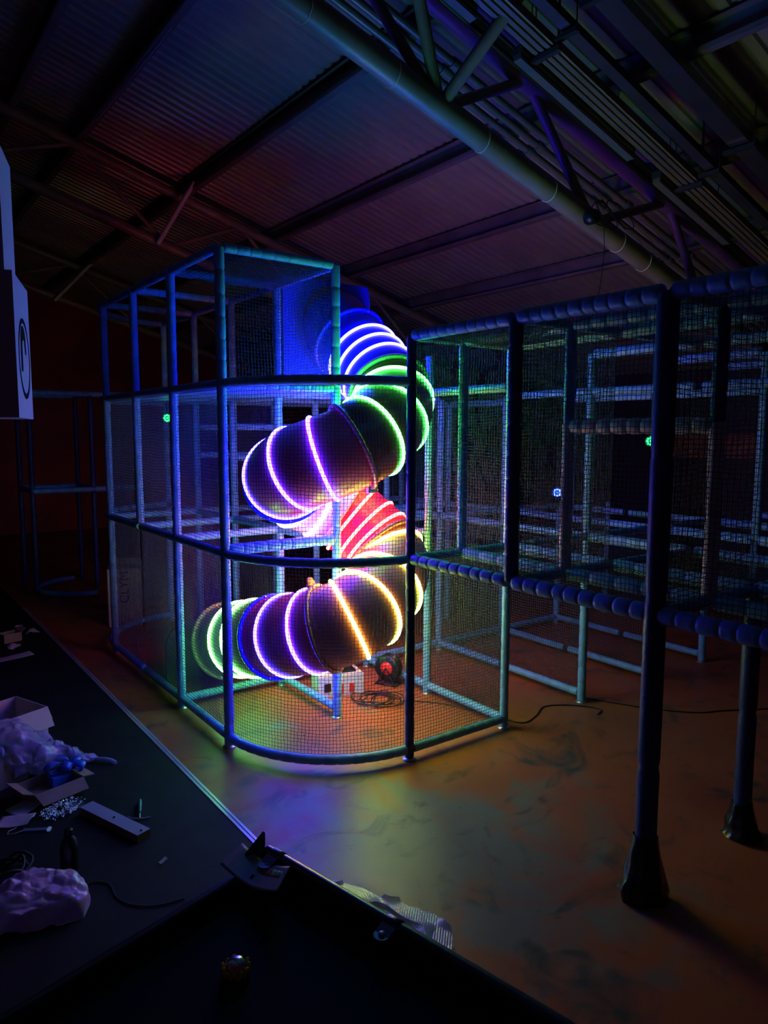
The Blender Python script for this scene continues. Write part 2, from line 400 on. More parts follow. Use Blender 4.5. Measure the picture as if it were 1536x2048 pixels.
def arc_net(parent, cx, cy, R, a0, a1, z0, z1, seed=0):
    v, f = net_mesh(R * abs(a1 - a0), z1 - z0, seed); v = v.copy(); s = (a1 - a0) / (R * abs(a1 - a0))
    a = a0 + v[:, 0] * s; rr = R + v[:, 2] * .6
    vv = np.stack([cx + rr * np.cos(a), cy + rr * np.sin(a), z0 + v[:, 1]], -1)
    o = bpy.data.objects.new('safety_net', net_obj(vv, f)); link(o, parent); return o
def gp(i, j): return (GX(i), GY(j))

# ------------------------------------------------------------------ play tower (left) with the round slide cage
tw = empty('play_tower', (0, 0, 0), 'tall three level tower of blue padded posts and nets at the left of the slide', 'play structure')
for j in (1, 2, 4): post(tw, 0, j, 0, TT)
post(tw, 0, 3, L1 + .02, TT)
for j in (1, 2, 3, 4, 5): post(tw, 1, j, 0, TT)
for z in (L1, L2, TT):
    for j in (1, 2, 3): rail(tw, (0, j), (0, j + 1), z)
    for j in (1, 2, 3, 4): rail(tw, (1, j), (1, j + 1), z)
    for j in (2, 3, 4): rail(tw, (0, j), (1, j), z)
for j in (1, 2, 3): rail(tw, (0, j), (0, j + 1), G0)
for j in (1,): rail(tw, (1, j), (1, j + 1), G0)
rail(tw, (0, 2), (1, 2), G0); rail(tw, (0, 1), (1, 1), L2); rail(tw, (0, 1), (1, 1), TT); rail(tw, (0, 1), (1, 1), L1 + .02, r=.034)
cx, cy, R4 = GX(1), GY(4), GX(1) - GX(0)
for z in (G0, L1, L2, TT): arc_rail(tw, cx, cy, R4, PI, PI / 2 + .0, z)
BOARD = mat('blue_deck_vinyl', (.10, .28, .55), .45, noise_amt=.2)
for j in (1, 2, 3):
    b = MB(); b.box((GX(0) + .035, GY(j) + .035, L2 - .028), (GX(1) - .035, GY(j + 1) - .035, L2 + .02)); b.build('deck_board', BOARD, tw)
for j in (1, 2, 3):
    for (za, zb) in ((G0 + .03, L1 - .03), (L1 + .03, L2 - .03)): net(tw, gp(0, j + .04), gp(0, j + .96), za, zb, j % 2)
net(tw, gp(.04, 1), gp(.96, 1), L2 + .03, TT - .03)
flat_net(tw, 0.04, 1.04, .96, 1.96, TT - .03, .06)
for (za, zb) in ((G0 + .03, L1 - .03), (L1 + .03, L2 - .03)): arc_net(tw, cx, cy, R4 * .985, PI - .05, PI / 2 + .05, za, zb)
net(tw, gp(1, 2.04), gp(1, 2.96), L1 + .03, L2 - .03); net(tw, gp(1, 3.04), gp(1, 3.96), L1 + .03, L2 - .03, 1); net(tw, gp(.04, 4), gp(.96, 4), L1 + .03, L2 - .03)
net(tw, gp(1, 2.04), gp(1, 2.96), G0 + .03, L1 - .03); net(tw, gp(1, 3.04), gp(1, 3.96), G0 + .03, L1 - .03)
net(tw, gp(1, 1.04), gp(1, 1.96), L2 + .03, TT - .03)
# slide cage
cg = empty('slide_cage', (0, 0, 0), 'quarter round netted cage of padded posts around the lower spiral slide', 'play structure')
post(cg, 1, 0, 0, UU, r=.027, m=PADD); post(cg, 2, 0, 0, UU, r=.027); post(cg, 2, 1, 0, UU); post(cg, 1.5, 0, L1 + .03, UU)
bx, by, RC = GX(1), GY(1), GY(1) - GY(0)
RX = GX(1) - GX(0)
def ell(z, r=.027):
    n = 70; pts = []; rs = []
    for k in range(n + 1):
        a = PI + .035 + (PI / 2 - .07) * k / n; pts.append((bx + RX * math.cos(a), by + RC * math.sin(a), z)); rs.append(r * (.93 if k % 5 == 0 else 1.03))
    b = MB(); b.tube(pts, rs, 12); b.build('curved_rail', PAD, cg)
ell(G0, .028); ell(L1); ell(L2)
arc_net(cg, bx, by, (RX + RC) / 2 * .995, PI + .05, PI * 1.5 - .05, G0 + .03, L1 - .03); arc_net(cg, bx, by, (RX + RC) / 2 * .995, PI + .05, PI * 1.5 - .05, L1 + .03, L2 - .03, 1)
for z in (G0, L1, UU): rail(cg, (1, 0), (2, 0), z, r=.028)
rail(cg, (2, 0), (2, 1), G0); rail(cg, (1, 2), (2, 2), G0); rail(cg, (2, 0), (2, 1), L2); rail(cg, (2, 1), (2, 2), L1); rail(cg, (2, 1), (2, 2), G0)
for (za, zb) in ((G0 + .03, L1 - .03), (L1 + .03, UU - .03)): net(cg, gp(1.05, 0), gp(1.95, 0), za, zb)
net(cg, gp(2, .04), gp(2, .96), G0 + .03, L1 - .03, 1); net(cg, gp(2, .04), gp(2, .96), L1 + .03, L2 - .03, 1)

# ------------------------------------------------------------------ right play frame
rfm = empty('play_structure', (0, 0, 0), 'long two level play frame of blue padded rails and nets at the right', 'play structure')
for i, j in ((3, 0), (4, 0), (5, 0), (6, 0), (3, 2), (4, 2), (5, 2), (6, 2), (6, -2)): post(rfm, i, j, 0, L1 if (i, j) not in ((3, 0), (4, 0), (5, 0), (6, 0)) else UU)
post(rfm, 1, -2, 0, UU, r=.043, seg=.6, bulge=0.0, m=PADD); post(rfm, 2, -2, 0, L1, r=.040, seg=.6, bulge=0.0, m=PADD)
post(rfm, 1, -4, 0, UU, r=.04); post(rfm, 1, -3, L1, UU, r=.034)
post(rfm, 1, -1, L1, UU, r=.034, m=PADD); post(rfm, 1.5, -1, 1.95, UU, r=.028); post(rfm, 1.5, -2, 1.95, UU, r=.03, m=PADD)
post(rfm, 1.5, -1, L1, 1.95, r=.031, m=PADW); post(rfm, 1.5, -2, L1, 1.95, r=.031, m=PADW)
for i, j in ((3, -2), (4, -1), (5, -1), (3, 1), (4, 1)): post(rfm, i, j, L1, UU if j < 0 else L2, r=.027)
o = rail(rfm, (1.5, -1), (1.5, -2), 1.935, r=.034, m=PADW, bulge=.12)
for j in (0, -1, -2, -3):
    rail(rfm, (1, j), (1, j - 1), UU, r=.035 if j else .031, bulge=.05001, seg=.072)
    rail(rfm, (1, j), (1, j - 1), L1, r=.036 if j else .031, bulge=.06, seg=.085)
    rail(rfm, (1.5, j), (1.5, j - 1), L1, r=.033, bulge=.06, seg=.16); rail(rfm, (2, j), (2, j - 1), L1, r=.033, bulge=.06, seg=.15)
    rail(rfm, (1.5, j), (1.5, j - 1), UU, r=.032, bulge=.08, seg=.1); rail(rfm, (2, j), (2, j - 1), UU, r=.032, bulge=.06, seg=.09)
    for i in (3, 4, 5, 6): rail(rfm, (i, j), (i, j - 1), UU, r=.032, bulge=.05, seg=.09)
    for i in (3, 4, 5, 6): rail(rfm, (i, j), (i, j - 1), L1, r=.032, bulge=.06, seg=.1)
for i in (3, 4, 5):
    for j in (0, 1): rail(rfm, (i, j), (i, j + 1), G0, bulge=.03); rail(rfm, (i, j), (i, j + 1), L1)
for i in (3, 4): rail(rfm, (i, 0), (i, -1), L2); rail(rfm, (i, 0), (i, 1), L2)
rail(rfm, (3, -1), (3, -2), L2)
for j in (-1, -2, -3):
    rail(rfm, (1, j), (1.5, j), UU); rail(rfm, (1.5, j), (2, j), UU); rail(rfm, (1, j), (1.5, j), L1); rail(rfm, (1.5, j), (2, j), L1); rail(rfm, (2, j), (3, j), L1); rail(rfm, (2, j), (3, j), UU)
for i in (2, 3, 4): rail(rfm, (i, 2), (i + 1, 2), G0); rail(rfm, (i, 0), (i + 1, 0), L1); rail(rfm, (i, 2), (i + 1, 2), L1)
for j in (0, -1, -2, -3): net(rfm, gp(1, j - .05), gp(1, j - .95), L1 + .035, UU - .035, j % 2)
net(rfm, gp(1.04, -1), gp(1.96, -1), L1 + .03, UU - .03); net(rfm, gp(2, -.04), gp(2, -.96), L1 + .03, UU - .03, 1); net(rfm, gp(1.04, -2), gp(1.96, -2), L1 + .03, UU - .03, 1)
for i in (3, 4): net(rfm, gp(i, 0.04), gp(i, .96), G0 + .03, L1 - .03, 1)
net(rfm, gp(3, 1.04), gp(3, 1.96), G0 + .03, L1 - .03)
for j in (-1, -2, -3): flat_net(rfm, 1.05, j + .04, 1.96, j + .96, L1 - .0, .07)
for j in (-2, -3): flat_net(rfm, 2.05, j + .04, 2.96, j + .96, L1 - .0, .05, 1)
flat_net(rfm, 1.05, -.96, 1.96, -.04, UU + .0, .05, 1)
# black bags taped around the two nearest posts
BAG = mat('black_bin_liner', (.015, .016, .02), .22, bump=.6, bscale=25)
def post_bag(i, j, r, lab, h=.26, fl=.095):
    b = MB(); n = 26; v = []; K = 14
    for q in range(K):
        t = q / (K - 1); z = .003 + h * t
        base = r * 1.12 + (fl - r) * max(0, (1 - t)) ** 1.1 * (1 if t > .12 else .9)
        for k in range(n):
            a = 2 * PI * k / n; nn = noise.noise(Vector((math.cos(a) * 2 + i, math.sin(a) * 2 + j, t * 3)))
            rr = max(r * 1.08, base * (1 + .35 * nn * (1 - t) + .05 * math.sin(a * 7)))
            v.append((GX(i) + rr * math.cos(a), GY(j) + rr * math.sin(a), z))
    b.add(v, [(q * n + k, q * n + (k + 1) % n, (q + 1) * n + (k + 1) % n, (q + 1) * n + k) for q in range(K - 1) for k in range(n)], True)
    b.build('plastic_bag', BAG, label=lab, cat='plastic bag')
post_bag(1, -2, .043, 'black bin liner wrapped around the foot of the nearest thick post')
post_bag(2, -2, .040, 'black plastic gathered around the foot of the post at the right frame edge', .16, .085)

# ------------------------------------------------------------------ rear frame seen through the tower and far left frame
bk = empty('rear_play_structure', (0, 0, 0), 'dim padded frame behind the tower, seen through its nets', 'play structure')
for i in (2, 3, 4):
    for j in (2, 3, 4): post(bk, i, j, 0, L2 if (i, j) != (2, 2) else TT) if not (i in (3, 4) and j == 2) else post(bk, i, j, L1 + .03, L2)
for z in (L1, L2):
    for i in (2, 3, 4):
        for j in (2, 3): rail(bk, (i, j), (i, j + 1), z)
    for j in (3, 4):
        for i in (1, 2, 3): rail(bk, (i, j), (i + 1, j), z)
    rail(bk, (1, 2), (2, 2), z)
for j in (3, 4): rail(bk, (1, j), (2, j), 1.7); rail(bk, (1, j), (2, j), 1.95)
rail(bk, (1, 3), (2, 3), G0); rail(bk, (2, 3), (3, 3), G0); rail(bk, (1, 4), (2, 4), G0)
for i in (2, 3): net(bk, gp(i + .04, 3), gp(i + .96, 3), L1 + .03, L2 - .03)
lf = empty('low_play_structure', (0, 0, 0), 'dim unlit padded frame in the dark far left corner beside the white carton', 'play structure')
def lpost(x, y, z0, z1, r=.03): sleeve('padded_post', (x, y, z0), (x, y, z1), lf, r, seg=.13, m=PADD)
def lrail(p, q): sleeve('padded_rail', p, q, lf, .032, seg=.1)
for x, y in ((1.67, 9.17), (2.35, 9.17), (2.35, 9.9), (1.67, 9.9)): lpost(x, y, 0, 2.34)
for z in (1.22, 2.36):
    lrail((1.67, 9.17, z), (2.95, 9.17, z)); lrail((1.67, 9.2, z), (1.67, 9.87, z)); lrail((2.35, 9.2, z), (2.35, 9.87, z)); lrail((1.70, 9.9, z), (2.32, 9.9, z))
b = MB(); b.tube([(2.3 + .62 * math.cos(a), 9.15 + .55 * math.sin(a), .06) for a in np.linspace(PI * .55, PI * 1.45, 30)], .03, 12); b.build('curved_rail', PAD, lf)

# ------------------------------------------------------------------ spiral tube slide
CP = [[2.978, 4.606, 2.635], [2.934, 3.947, 2.177], [2.723, 3.713, 1.955], [2.443, 3.696, 1.805], [2.2, 3.947, 1.667], [2.378, 4.311, 1.547], [2.754, 4.236, 1.351], [2.936, 3.947, 1.045], [2.706, 3.742, 0.869], [2.436, 3.685, 0.75], [2.239, 3.947, 0.632], [2.172, 4.783, 0.408]]
CP = [np.array(p) for p in CP]; CP = [2 * CP[0] - CP[1]] + CP + [2 * CP[-1] - CP[-2]]
TR = .262
def cr(u):
    n = len(CP) - 3; i = int(min(max(math.floor(u), 0), n - 1)); t = u - i; a, b_, c, d = CP[i], CP[i + 1], CP[i + 2], CP[i + 3]
    p = .5 * ((2 * b_) + (-a + c) * t + (2 * a - 5 * b_ + 4 * c - d) * t * t + (-a + 3 * b_ - 3 * c + d) * t ** 3)
    g = .5 * ((-a + c) + 2 * (2 * a - 5 * b_ + 4 * c - d) * t + 3 * (-a + 3 * b_ - 3 * c + d) * t * t)
    return Vector(p), Vector(g).normalized()
def frame(u):
    c, t = cr(u); a = t.cross(Vector((0, 0, 1))).normalized(); b_ = a.cross(t); return c, t, a, b_
def plastic(name, c, r_=.36): return mat(name, c, r_, coat=.12, noise_amt=.18, nscale=3)
SM = {'blue': plastic('slide_blue', (.03, .05, .70), .33), 'maroon': plastic('slide_maroon', (.26, .022, .035)), 'plum': plastic('slide_plum', (.78, .08, .20)),
      'pink': plastic('slide_pink', (.80, .48, .58)), 'red': plastic('slide_red', (.80, .012, .10)), 'rust': plastic('slide_rust', (.46, .085, .125)),
      'purple': plastic('slide_purple', (.66, .03, .14)), 'amber': plastic('slide_amber', (.45, .33, .12)), 'grey': plastic('slide_grey', (.20, .22, .19))}
def cc(name, c, s=1.0): return glow(name, c, LED * s)
GL = {'blue': cc('led_blue', (.8, .7, 52)), 'violet': cc('led_violet_blue', (1.25, .75, 44)), 'green': cc('led_green', (.9, 21, 1.6)),
      'pink': cc('led_pink', (17, 6.0, 10)), 'red': cc('led_red', (27, .75, .7)), 'yellow': cc('led_yellow', (18, 25, 1.9)), 'lime': cc('led_lime', (2.6, 15, 2.6))}
sl = empty('tube_slide', (2.53, 3.98, 0), 'spiral enclosed tube slide ringed with glowing neon light strips', 'slide')
sl.location = (0, 0, 0)
def pipe(ua, ub, ra, rb, name, m, parent):
    n = 40; K = max(6, int((ub - ua) / .08)); b = MB(); v = []
    for sgn in (1, 0):
        for q in range(K + 1):
            t = q / K; u = ua + (ub - ua) * t; c, tt, a, bb = frame(u); r = ra + (rb - ra) * t - (0 if sgn else .012)
            for k in range(n):
                th = 2 * PI * k / n; v.append(c + a * (r * math.cos(th)) + bb * (r * math.sin(th)))
    o_ = (K + 1) * n; f = []
    for q in range(K):
        for k in range(n):
            k2 = (k + 1) % n; f.append((q * n + k, q * n + k2, (q + 1) * n + k2, (q + 1) * n + k)); f.append((o_ + q * n + k, o_ + (q + 1) * n + k, o_ + (q + 1) * n + k2, o_ + q * n + k2))
    for q in (0, K):
        for k in range(n):
            k2 = (k + 1) % n; f.append((q * n + k, o_ + q * n + k, o_ + q * n + k2, q * n + k2))
    b.add(v, f, True); return b.build(name, m, parent)
def ring_mesh(u, prof, name, m, parent, n=72, extra=None):
    c, t, a, bb = frame(u); b = MB(); v = []; P = len(prof)
    for k in range(n):
        th = 2 * PI * k / n; d = a * math.cos(th) + bb * math.sin(th)
        for r, z in prof: v.append(c + d * r + t * z)
    b.add(v, [(k * P + q, k * P + (q + 1) % P, ((k + 1) % n) * P + (q + 1) % P, ((k + 1) % n) * P + q) for k in range(n) for q in range(P)], True)
    if extra: extra(b, c, t, a, bb)
    return b.build(name, m, parent)
def flange(u, m, gap=0):
    def bolts(b, c, t, a, bb): pass
    R_ = TR + .022
    o = ring_mesh(u, [(TR - .004, -.011), (R_, -.011), (R_ + .003, 0), (R_, .011), (TR - .004, .011)], 'flange', m, sl)
    c, t, a, bb = frame(u)
    for k in range(12):
        th = 2 * PI * (k + .3) / 12; d = a * math.cos(th) + bb * math.sin(th); p = c + d * (TR + .012)
        q = bpy.data.objects.new('bolt', BOLT); q.rotation_mode = 'QUATERNION'; q.rotation_quaternion = t.to_track_quat('Z', 'Y'); q.location = p; link(q, o)
    return o
_b = MB(); _b.tube([(0, 0, -.018), (0, 0, .018)], .006, 8); BOLT = _b.mesh('bolt', STEEL)
secs = [(-.2, 1.0, 'blue', [(.443, 'blue'), (.588, 'blue'), (.751, 'blue')]),
        (1.0, 2.918, 'maroon', [(1.265, 'green'), (1.838, 'green'), (2.476, 'green')]),
        (2.918, 4.72, 'plum', [(3.422, 'violet'), (3.859, 'violet'), (4.376, 'violet')]),
        (4.72, 5.95, 'pink', [(5.2, 'pink'), (5.602, 'pink')]),
        (5.95, 6.76, 'red', [(6.172, 'red'), (6.42, 'red'), (6.62, 'red')]),
        (6.76, 9.52, 'rust', [(6.93, 'yellow'), (7.816, 'yellow'), (8.53, 'yellow'), (9.0, 'yellow')]),
        (9.52, 10.371, 'purple', [(9.762, 'violet'), (10.163, 'violet')]),
        (10.371, 11.163, 'amber', [(10.662, 'lime'), (10.869, 'lime')])]
strip = [(TR + .001, -.011), (TR + .011, -.0095), (TR + .015, 0), (TR + .011, .0095), (TR + .001, .011)]
for ua, ub, m, rings in secs:
    s_ = pipe(ua + .004, ub - .004, TR - .002, TR + .001, 'tube_section', SM[m], sl)
    for u, c_ in rings: ring_mesh(u, strip, 'light_strip', GL[c_], s_)
for u, m in ((.2, 'blue'), (1.0, 'grey'), (2.918, 'plum'), (4.72, 'blue'), (5.95, 'pink'), (6.76, 'rust'), (9.52, 'rust'), (10.371, 'blue'), (11.163, 'amber')): flange(u, SM[m])
# bracket lug on the lower flange
c, t, a, bb = frame(9.56); p = c + bb * (TR + .02) - a * .0
b = MB(); b.lathe([(0, -.008), (.05, -.008), (.052, 0), (.05, .008), (0, .008)], 20, at=p, rot=t.to_track_quat('Z', 'Y').to_matrix()); b.build('bracket_lug', mat('orange_plastic', (.85, .16, .04), .35), sl)
# entry panel with round opening
yP = GY(2) - .04; cz = cr(-.2)[0]; b = MB(); xa, xb, za, zb = GX(1) + .03, GX(2) - .0, L2 + .03, 3.02
n = 64; out = []; inn = []
for k in range(n):
    th = 2 * PI * k / n; dx, dz = math.cos(th), math.sin(th); ts = []
    if dx > 1e-6: ts.append((xb - cz.x) / dx)
    if dx < -1e-6: ts.append((xa - cz.x) / dx)
    if dz > 1e-6: ts.append((zb - cz.z) / dz)
    if dz < -1e-6: ts.append((za - cz.z) / dz)
    tm = max(min(ts), TR + .012); out.append((cz.x + dx * tm, cz.z + dz * tm)); inn.append((cz.x + dx * (TR + .008), cz.z + dz * (TR + .008)))
v = [(x, yP + d, z) for d in (0, .02) for ring_ in (out, inn) for x, z in ring_]
f = []
for k in range(n):
    k2 = (k + 1) % n; f += [(k, k2, n + k2, n + k), (2 * n + k, 3 * n + k, 3 * n + k2, 2 * n + k2), (k, 2 * n + k, 2 * n + k2, k2), (n + k, n + k2, 3 * n + k2, 3 * n + k)]
b.add(v, f)
for (x_, z_) in ((xa + .05, zb - .05), (xb - .06, zb - .05), (xa + .05, za + .08)): b.tube([(x_, yP - .006, z_), (x_, yP, z_)], .01, 8)
b.build('entry_panel', BLUEPL, sl)
# steel support bracket where two slide pieces meet
c, t, a, bb = frame(2.918); p = c - bb * (TR + .02)
b = MB(); b.box((-.035, -.012, -.03), (.035, .012, .02), at=p); b.build('support_bracket', STEEL, sl)
# exit hood: dark arched board behind the exit ring
OL = mat('olive_board', (.10, .11, .07), .5)
b = MB(); pts = []
for k in range(17):
    th = PI * k / 16; pts.append((1.83 + .27 * (1 - math.cos(th)) * .95, 5.28, .27 + .22 * math.sin(th)))
pts = [(1.83, 5.28, .004)] + pts + [(2.345, 5.28, .004)]
b.poly(pts, .025, (0, 1, 0)); b.build('exit_board', OL, label='dark olive arched board standing on the floor beyond the slide exit', cat='board')

# ------------------------------------------------------------------ small club lights in the frames
def small_light(p, c, s, label, toward, hang_z):
    t = empty('led_spotlight', p, label, 'spotlight'); d = (Vector(toward) - Vector(p)).normalized(); R = d.to_track_quat('Z', 'Y').to_matrix()
    b = MB(); b.lathe([(0, -.06), (.03, -.06), (.042, -.02), (.042, .0), (.036, .0), (.036, -.012), (0, -.012)], 20, rot=R); b.build('housing', DARK, t)
    b = MB(); b.tube([(0, 0, .04), (0, 0, hang_z - p[2])], .006, 6); b.build('bracket', DARK, t)
    b = MB()
    for k in range(9):
        a, rr = (2 * PI * k / 8, .022) if k < 8 else (0, 0); q = R @ Vector((rr * math.cos(a), rr * math.sin(a), -.006))
        b.lathe([(0, -.0075), (.0065, -.004), (.0075, 0), (.0065, .004), (0, .0075)], 8, at=q, rot=R)
    b.build('led_cluster', glow('spot_' + label[:5], c, s), t)
small_light((2.10, 5.86, 2.02), (.012, 1, .10), 7, 'small glowing green spotlight hanging under the tower deck', (0, 0, 1.9), L2 - .028)
small_light((4.46, 2.97, 1.85), (.012, 1, .10), 7, 'small glowing green spotlight in the right play frame', (0, 0, 1.9), UU)
small_light((4.07, 3.45, 1.48), (.02, .05, 1), 18, 'small glowing blue spotlight in the right play frame', (0, 0, 1.9), L2)

# ------------------------------------------------------------------ floor items inside the cage
WHITE = mat('white_painted_metal', (.72, .70, .68), .4, noise_amt=.12)
cb = empty('control_box', (2.80, 4.40, 0), 'white electrical control box with a black socket under the slide', 'control box', rz=math.radians(-15))
b = MB(); b.box((-.17, -.10, 0), (.17, .10, .15)); b.build('casing', WHITE, cb)
b = MB(); b.box((-.13, -.108, .04), (-.08, -.098, .10)); b.build('socket', DARK, cb)
REDP = mat('red_plastic', (.8, .03, .03), .35)
for x_ in (-.02, .06):
    b = MB(); b.box((x_, -.108, .02), (x_ + .035, -.098, .085)); b.build('red_switch', REDP, cb)
b = MB(); b.box((-.02, -.05, .15), (.13, .06, .165)); b.box((.02, -.03, .165), (.09, .03, .185)); b.build('top_cover', DARK, cb)
fr = empty('cable_reel', (3.20, 4.30, 0), 'round black cable reel on a stand with a red hub', 'cable reel', rz=math.radians(25)); fr.scale = (.85, .85, .85)
Rx = Matrix.Rotation(PI / 2, 3, 'Y')
b = MB(); b.lathe([(.045, -.04), (.115, -.045), (.12, -.035), (.075, -.03), (.075, .03), (.12, .035), (.115, .045), (.045, .04)], 28, at=(0, 0, .155), rot=Rx); b.build('drum', DARK, fr)
b = MB(); b.lathe([(0, -.055), (.03, -.055), (.06, -.047), (.06, -.04), (0, -.04)], 20, at=(0, 0, .155), rot=Rx); b.build('hub', REDP, fr)
b = MB(); b.tube([(-.06, -.10, .008), (-.06, .10, .008), (.06, .10, .008), (.06, -.10, .008)], .008, 6, closed=True); b.tube([(-.06, -.09, .01), (-.055, 0, .16)], .007, 6); b.tube([(-.06, .09, .01), (-.055, 0, .16)], .007, 6); b.build('stand', DARK, fr)
def cable(pts, r, name, label, m=DARK, sub=6):
    P = [Vector(p) for p in pts]; P = [2 * P[0] - P[1]] + P + [2 * P[-1] - P[-2]]; out = []
    for i in range(len(P) - 3):
        for k in range(sub):
            t = k / sub; a, b_, c, d = P[i:i + 4]; out.append(.5 * ((2 * b_) + (-a + c) * t + (2 * a - 5 * b_ + 4 * c - d) * t * t + (-a + 3 * b_ - 3 * c + d) * t ** 3))
    out.append(P[-2]); b = MB(); b.tube(out, r, 6); return b.build(name, m, label=label, cat='cable')
rnd = random.Random(3); pts = []
for k in range(64):
    a = k * .72; rr = .08 + .07 * rnd.random(); pts.append((2.93 + rr * math.cos(a) + .05 * math.sin(k * .21), 4.05 + rr * 1.1 * math.sin(a) - .05 * math.cos(k * .17), .005 + .025 * rnd.random()))
cable(pts, .0035, 'power_cable', 'tangled black cables heaped on the floor beside the control box')
cable([(3.07, 3.95, .005), (3.25, 3.75, .005), (3.38, 3.45, .005), (3.45, 3.18, .005), (3.62, 3.2, .005), (3.80, 3.28, .005), (3.98, 3.18, .005), (4.07, 3.02, .005), (3.98, 2.97, .005)], .0045, 'floor_cable', 'black cable looping out of the cage across the open floor')
cable([(4.1, 3.45, .005), (4.18, 3.2, .005), (4.35, 2.85, .005), (4.55, 2.6, .005), (4.75, 2.5, .005), (5.1, 2.3, .005), (5.6, 2.05, .005)], .0045, 'floor_cable', 'black cable trailing across the floor to the right edge')

# ------------------------------------------------------------------ the mat and what lies on it
MX = 1.385
MAT = mat('black_mat_rubber', (.014, .017, .017), .75, noise_amt=.3, nscale=8, spec=.25)
b = MB(); b.box((X0, .2, 0), (MX, 12.5, .018)); o = b.build('floor_mat', MAT, label='large black rubber mat covering the floor at the left', cat='mat')
ALU = mat('aluminium_edging', (.72, .74, .78), .3, metal=.6)
b = MB(); b.box((MX, .2, 0), (MX + .012, 8.5, .021)); b.box((MX + .012, .2, 0), (MX + .022, 8.5, .015)); b.box((MX + .022, .2, 0), (MX + .034, 8.5, .019))
b.build('edge_strip', ALU, label='ribbed aluminium edging strip along the black mat', cat='edging')
MZ = .018
CARD = mat('brown_cardboard', (.36, .27, .20), .8, noise_amt=.15, nscale=12)
CARDW = mat('white_cardboard', (.60, .56, .52), .7, noise_amt=.1)
def carton(name, loc, rz, sx, sy, h, m, flaps, label, tilt=(0, 0), cat='cardboard box'):
    """open box: walls with thickness, flaps = list of (side, length, angle)"""
    t = empty(name, loc, label, cat, rz=rz); t.rotation_euler = (tilt[0], tilt[1], rz); th = .004
    b = MB(); b.box((-sx / 2, -sy / 2, 0), (sx / 2, sy / 2, th))
    b.box((-sx / 2, -sy / 2, th), (-sx / 2 + th, sy / 2, h)); b.box((sx / 2 - th, -sy / 2, th), (sx / 2, sy / 2, h))
    b.box((-sx / 2 + th, -sy / 2, th), (sx / 2 - th, -sy / 2 + th, h)); b.box((-sx / 2 + th, sy / 2 - th, th), (sx / 2 - th, sy / 2, h)); b.build('carton_body', m, t)
    for side, ln, ang in flaps:
        c_, s_ = math.cos(ang), math.sin(ang); b = MB()
        if side in ('+x', '-x'):
            k = 1 if side == '+x' else -1; x_ = k * sx / 2; q = [(x_, -sy / 2, h), (x_, sy / 2, h), (x_ + k * ln * c_, sy / 2 - .01, h + ln * s_), (x_ + k * ln * c_, -sy / 2 + .01, h + ln * s_)]
            b.poly(q, th, (-k * s_, 0, c_))
        else:
            k = 1 if side == '+y' else -1; y_ = k * sy / 2; q = [(-sx / 2, y_, h), (sx / 2, y_, h), (sx / 2 - .01, y_ + k * ln * c_, h + ln * s_), (-sx / 2 + .01, y_ + k * ln * c_, h + ln * s_)]
            b.poly(q, th, (0, -k * s_, c_))
        b.build('flap', m, t)
    return t
carton('cardboard_box', (.66, 4.86, MZ), math.radians(22), .36, .34, .18, CARDW, [('-y', .13, -.9), ('+x', .10, -1.2)], 'large open carton behind the clear plastic sheeting')
carton_ = 0
t = carton('cardboard_box', (.50, 4.27, MZ), math.radians(28), .26, .26, .15, CARD, [('+y', .05, .2)], 'small brown box with a shipping label at the left edge')
b = MB(); b.box((.045, -.1342, .035), (.115, -.1305, .10)); b.build('shipping_label', mat('lilac_label', (.62, .55, .8), .5), t)
b = MB(); b.box((.05, -.1356, .085), (.11, -.1342, .088)); b.box((.05, -.1356, .092), (.11, -.1342, .0935)); b.build('label_print', DARK, t)
carton('cardboard_box', (.74, 3.98, MZ), math.radians(15), .26, .20, .06, CARD, [('-y', .08, -.5), ('+x', .07, -.2), ('-x', .06, .4)], 'low torn carton holding blue ribbons')
carton('cardboard_box', (1.06, 7.18, MZ), .3, .16, .12, .08, CARD, [('+x', .05, .5)], 'little brown box far along the black mat')

# crumpled sheets
def crumple(fn, nu, nv, amp, sc, seed, th=0.0):
    b = MB(); v = []
    for i in range(nu + 1):
        for j in range(nv + 1):
            p = Vector(fn(i / nu, j / nv)); q = Vector((p.x * sc + seed, p.y * sc, p.z * sc))
            r1 = noise.voronoi(q)[0]; d = noise.noise_vector(q * .7)
            fine = noise.voronoi(q * 2.3)[0]; n2 = noise.noise_vector(q * 2.1)
            p += d * amp + n2 * amp * .35 + Vector((0, 0, (r1[1] - r1[0]) * amp * .8 + (fine[1] - fine[0]) * amp * .35)); v.append(p)
    f = [(i * (nv + 1) + j, (i + 1) * (nv + 1) + j, (i + 1) * (nv + 1) + j + 1, i * (nv + 1) + j + 1) for i in range(nu) for j in range(nv)]
    b.add(v, f, True); return b
def solid(o, th):
    md = o.modifiers.new('thick', 'SOLIDIFY'); md.thickness = th; return o
FILM = mat('clear_plastic_film', (.50, .55, .72), .16, coat=.8, alpha=.62, bump=.5, bscale=60)
def bagfn(s, t):
    # body tapering to a twisted neck; s along, t around
    ax = Vector((.46, 4.36, .0)).lerp(Vector((1.03, 4.20, 0)), s)
    r = (.15 * math.sin(PI * min(1, (s + .22) * .85)) ** .6 if s < .72 else 0) if s < .72 else .0
    r = .145 * max(0, 1 - (max(0, s - .35) / .66) ** 1.0) ** .95 + .012
    if s < .12: r *= .35 + .65 * s / .12
    a = 2 * PI * t; z = max(MZ + .006, MZ + r * .85 + r * .9 * math.sin(a))
    n_ = Vector((.17, .98, 0)); return ax + n_ * (r * 1.15 * math.cos(a)) + Vector((0, 0, z))
def clampz(b, z):
    b.v = [(p[0], p[1], max(p[2], z + .0005 * (i % 3))) for i, p in enumerate(b.v)]; return b
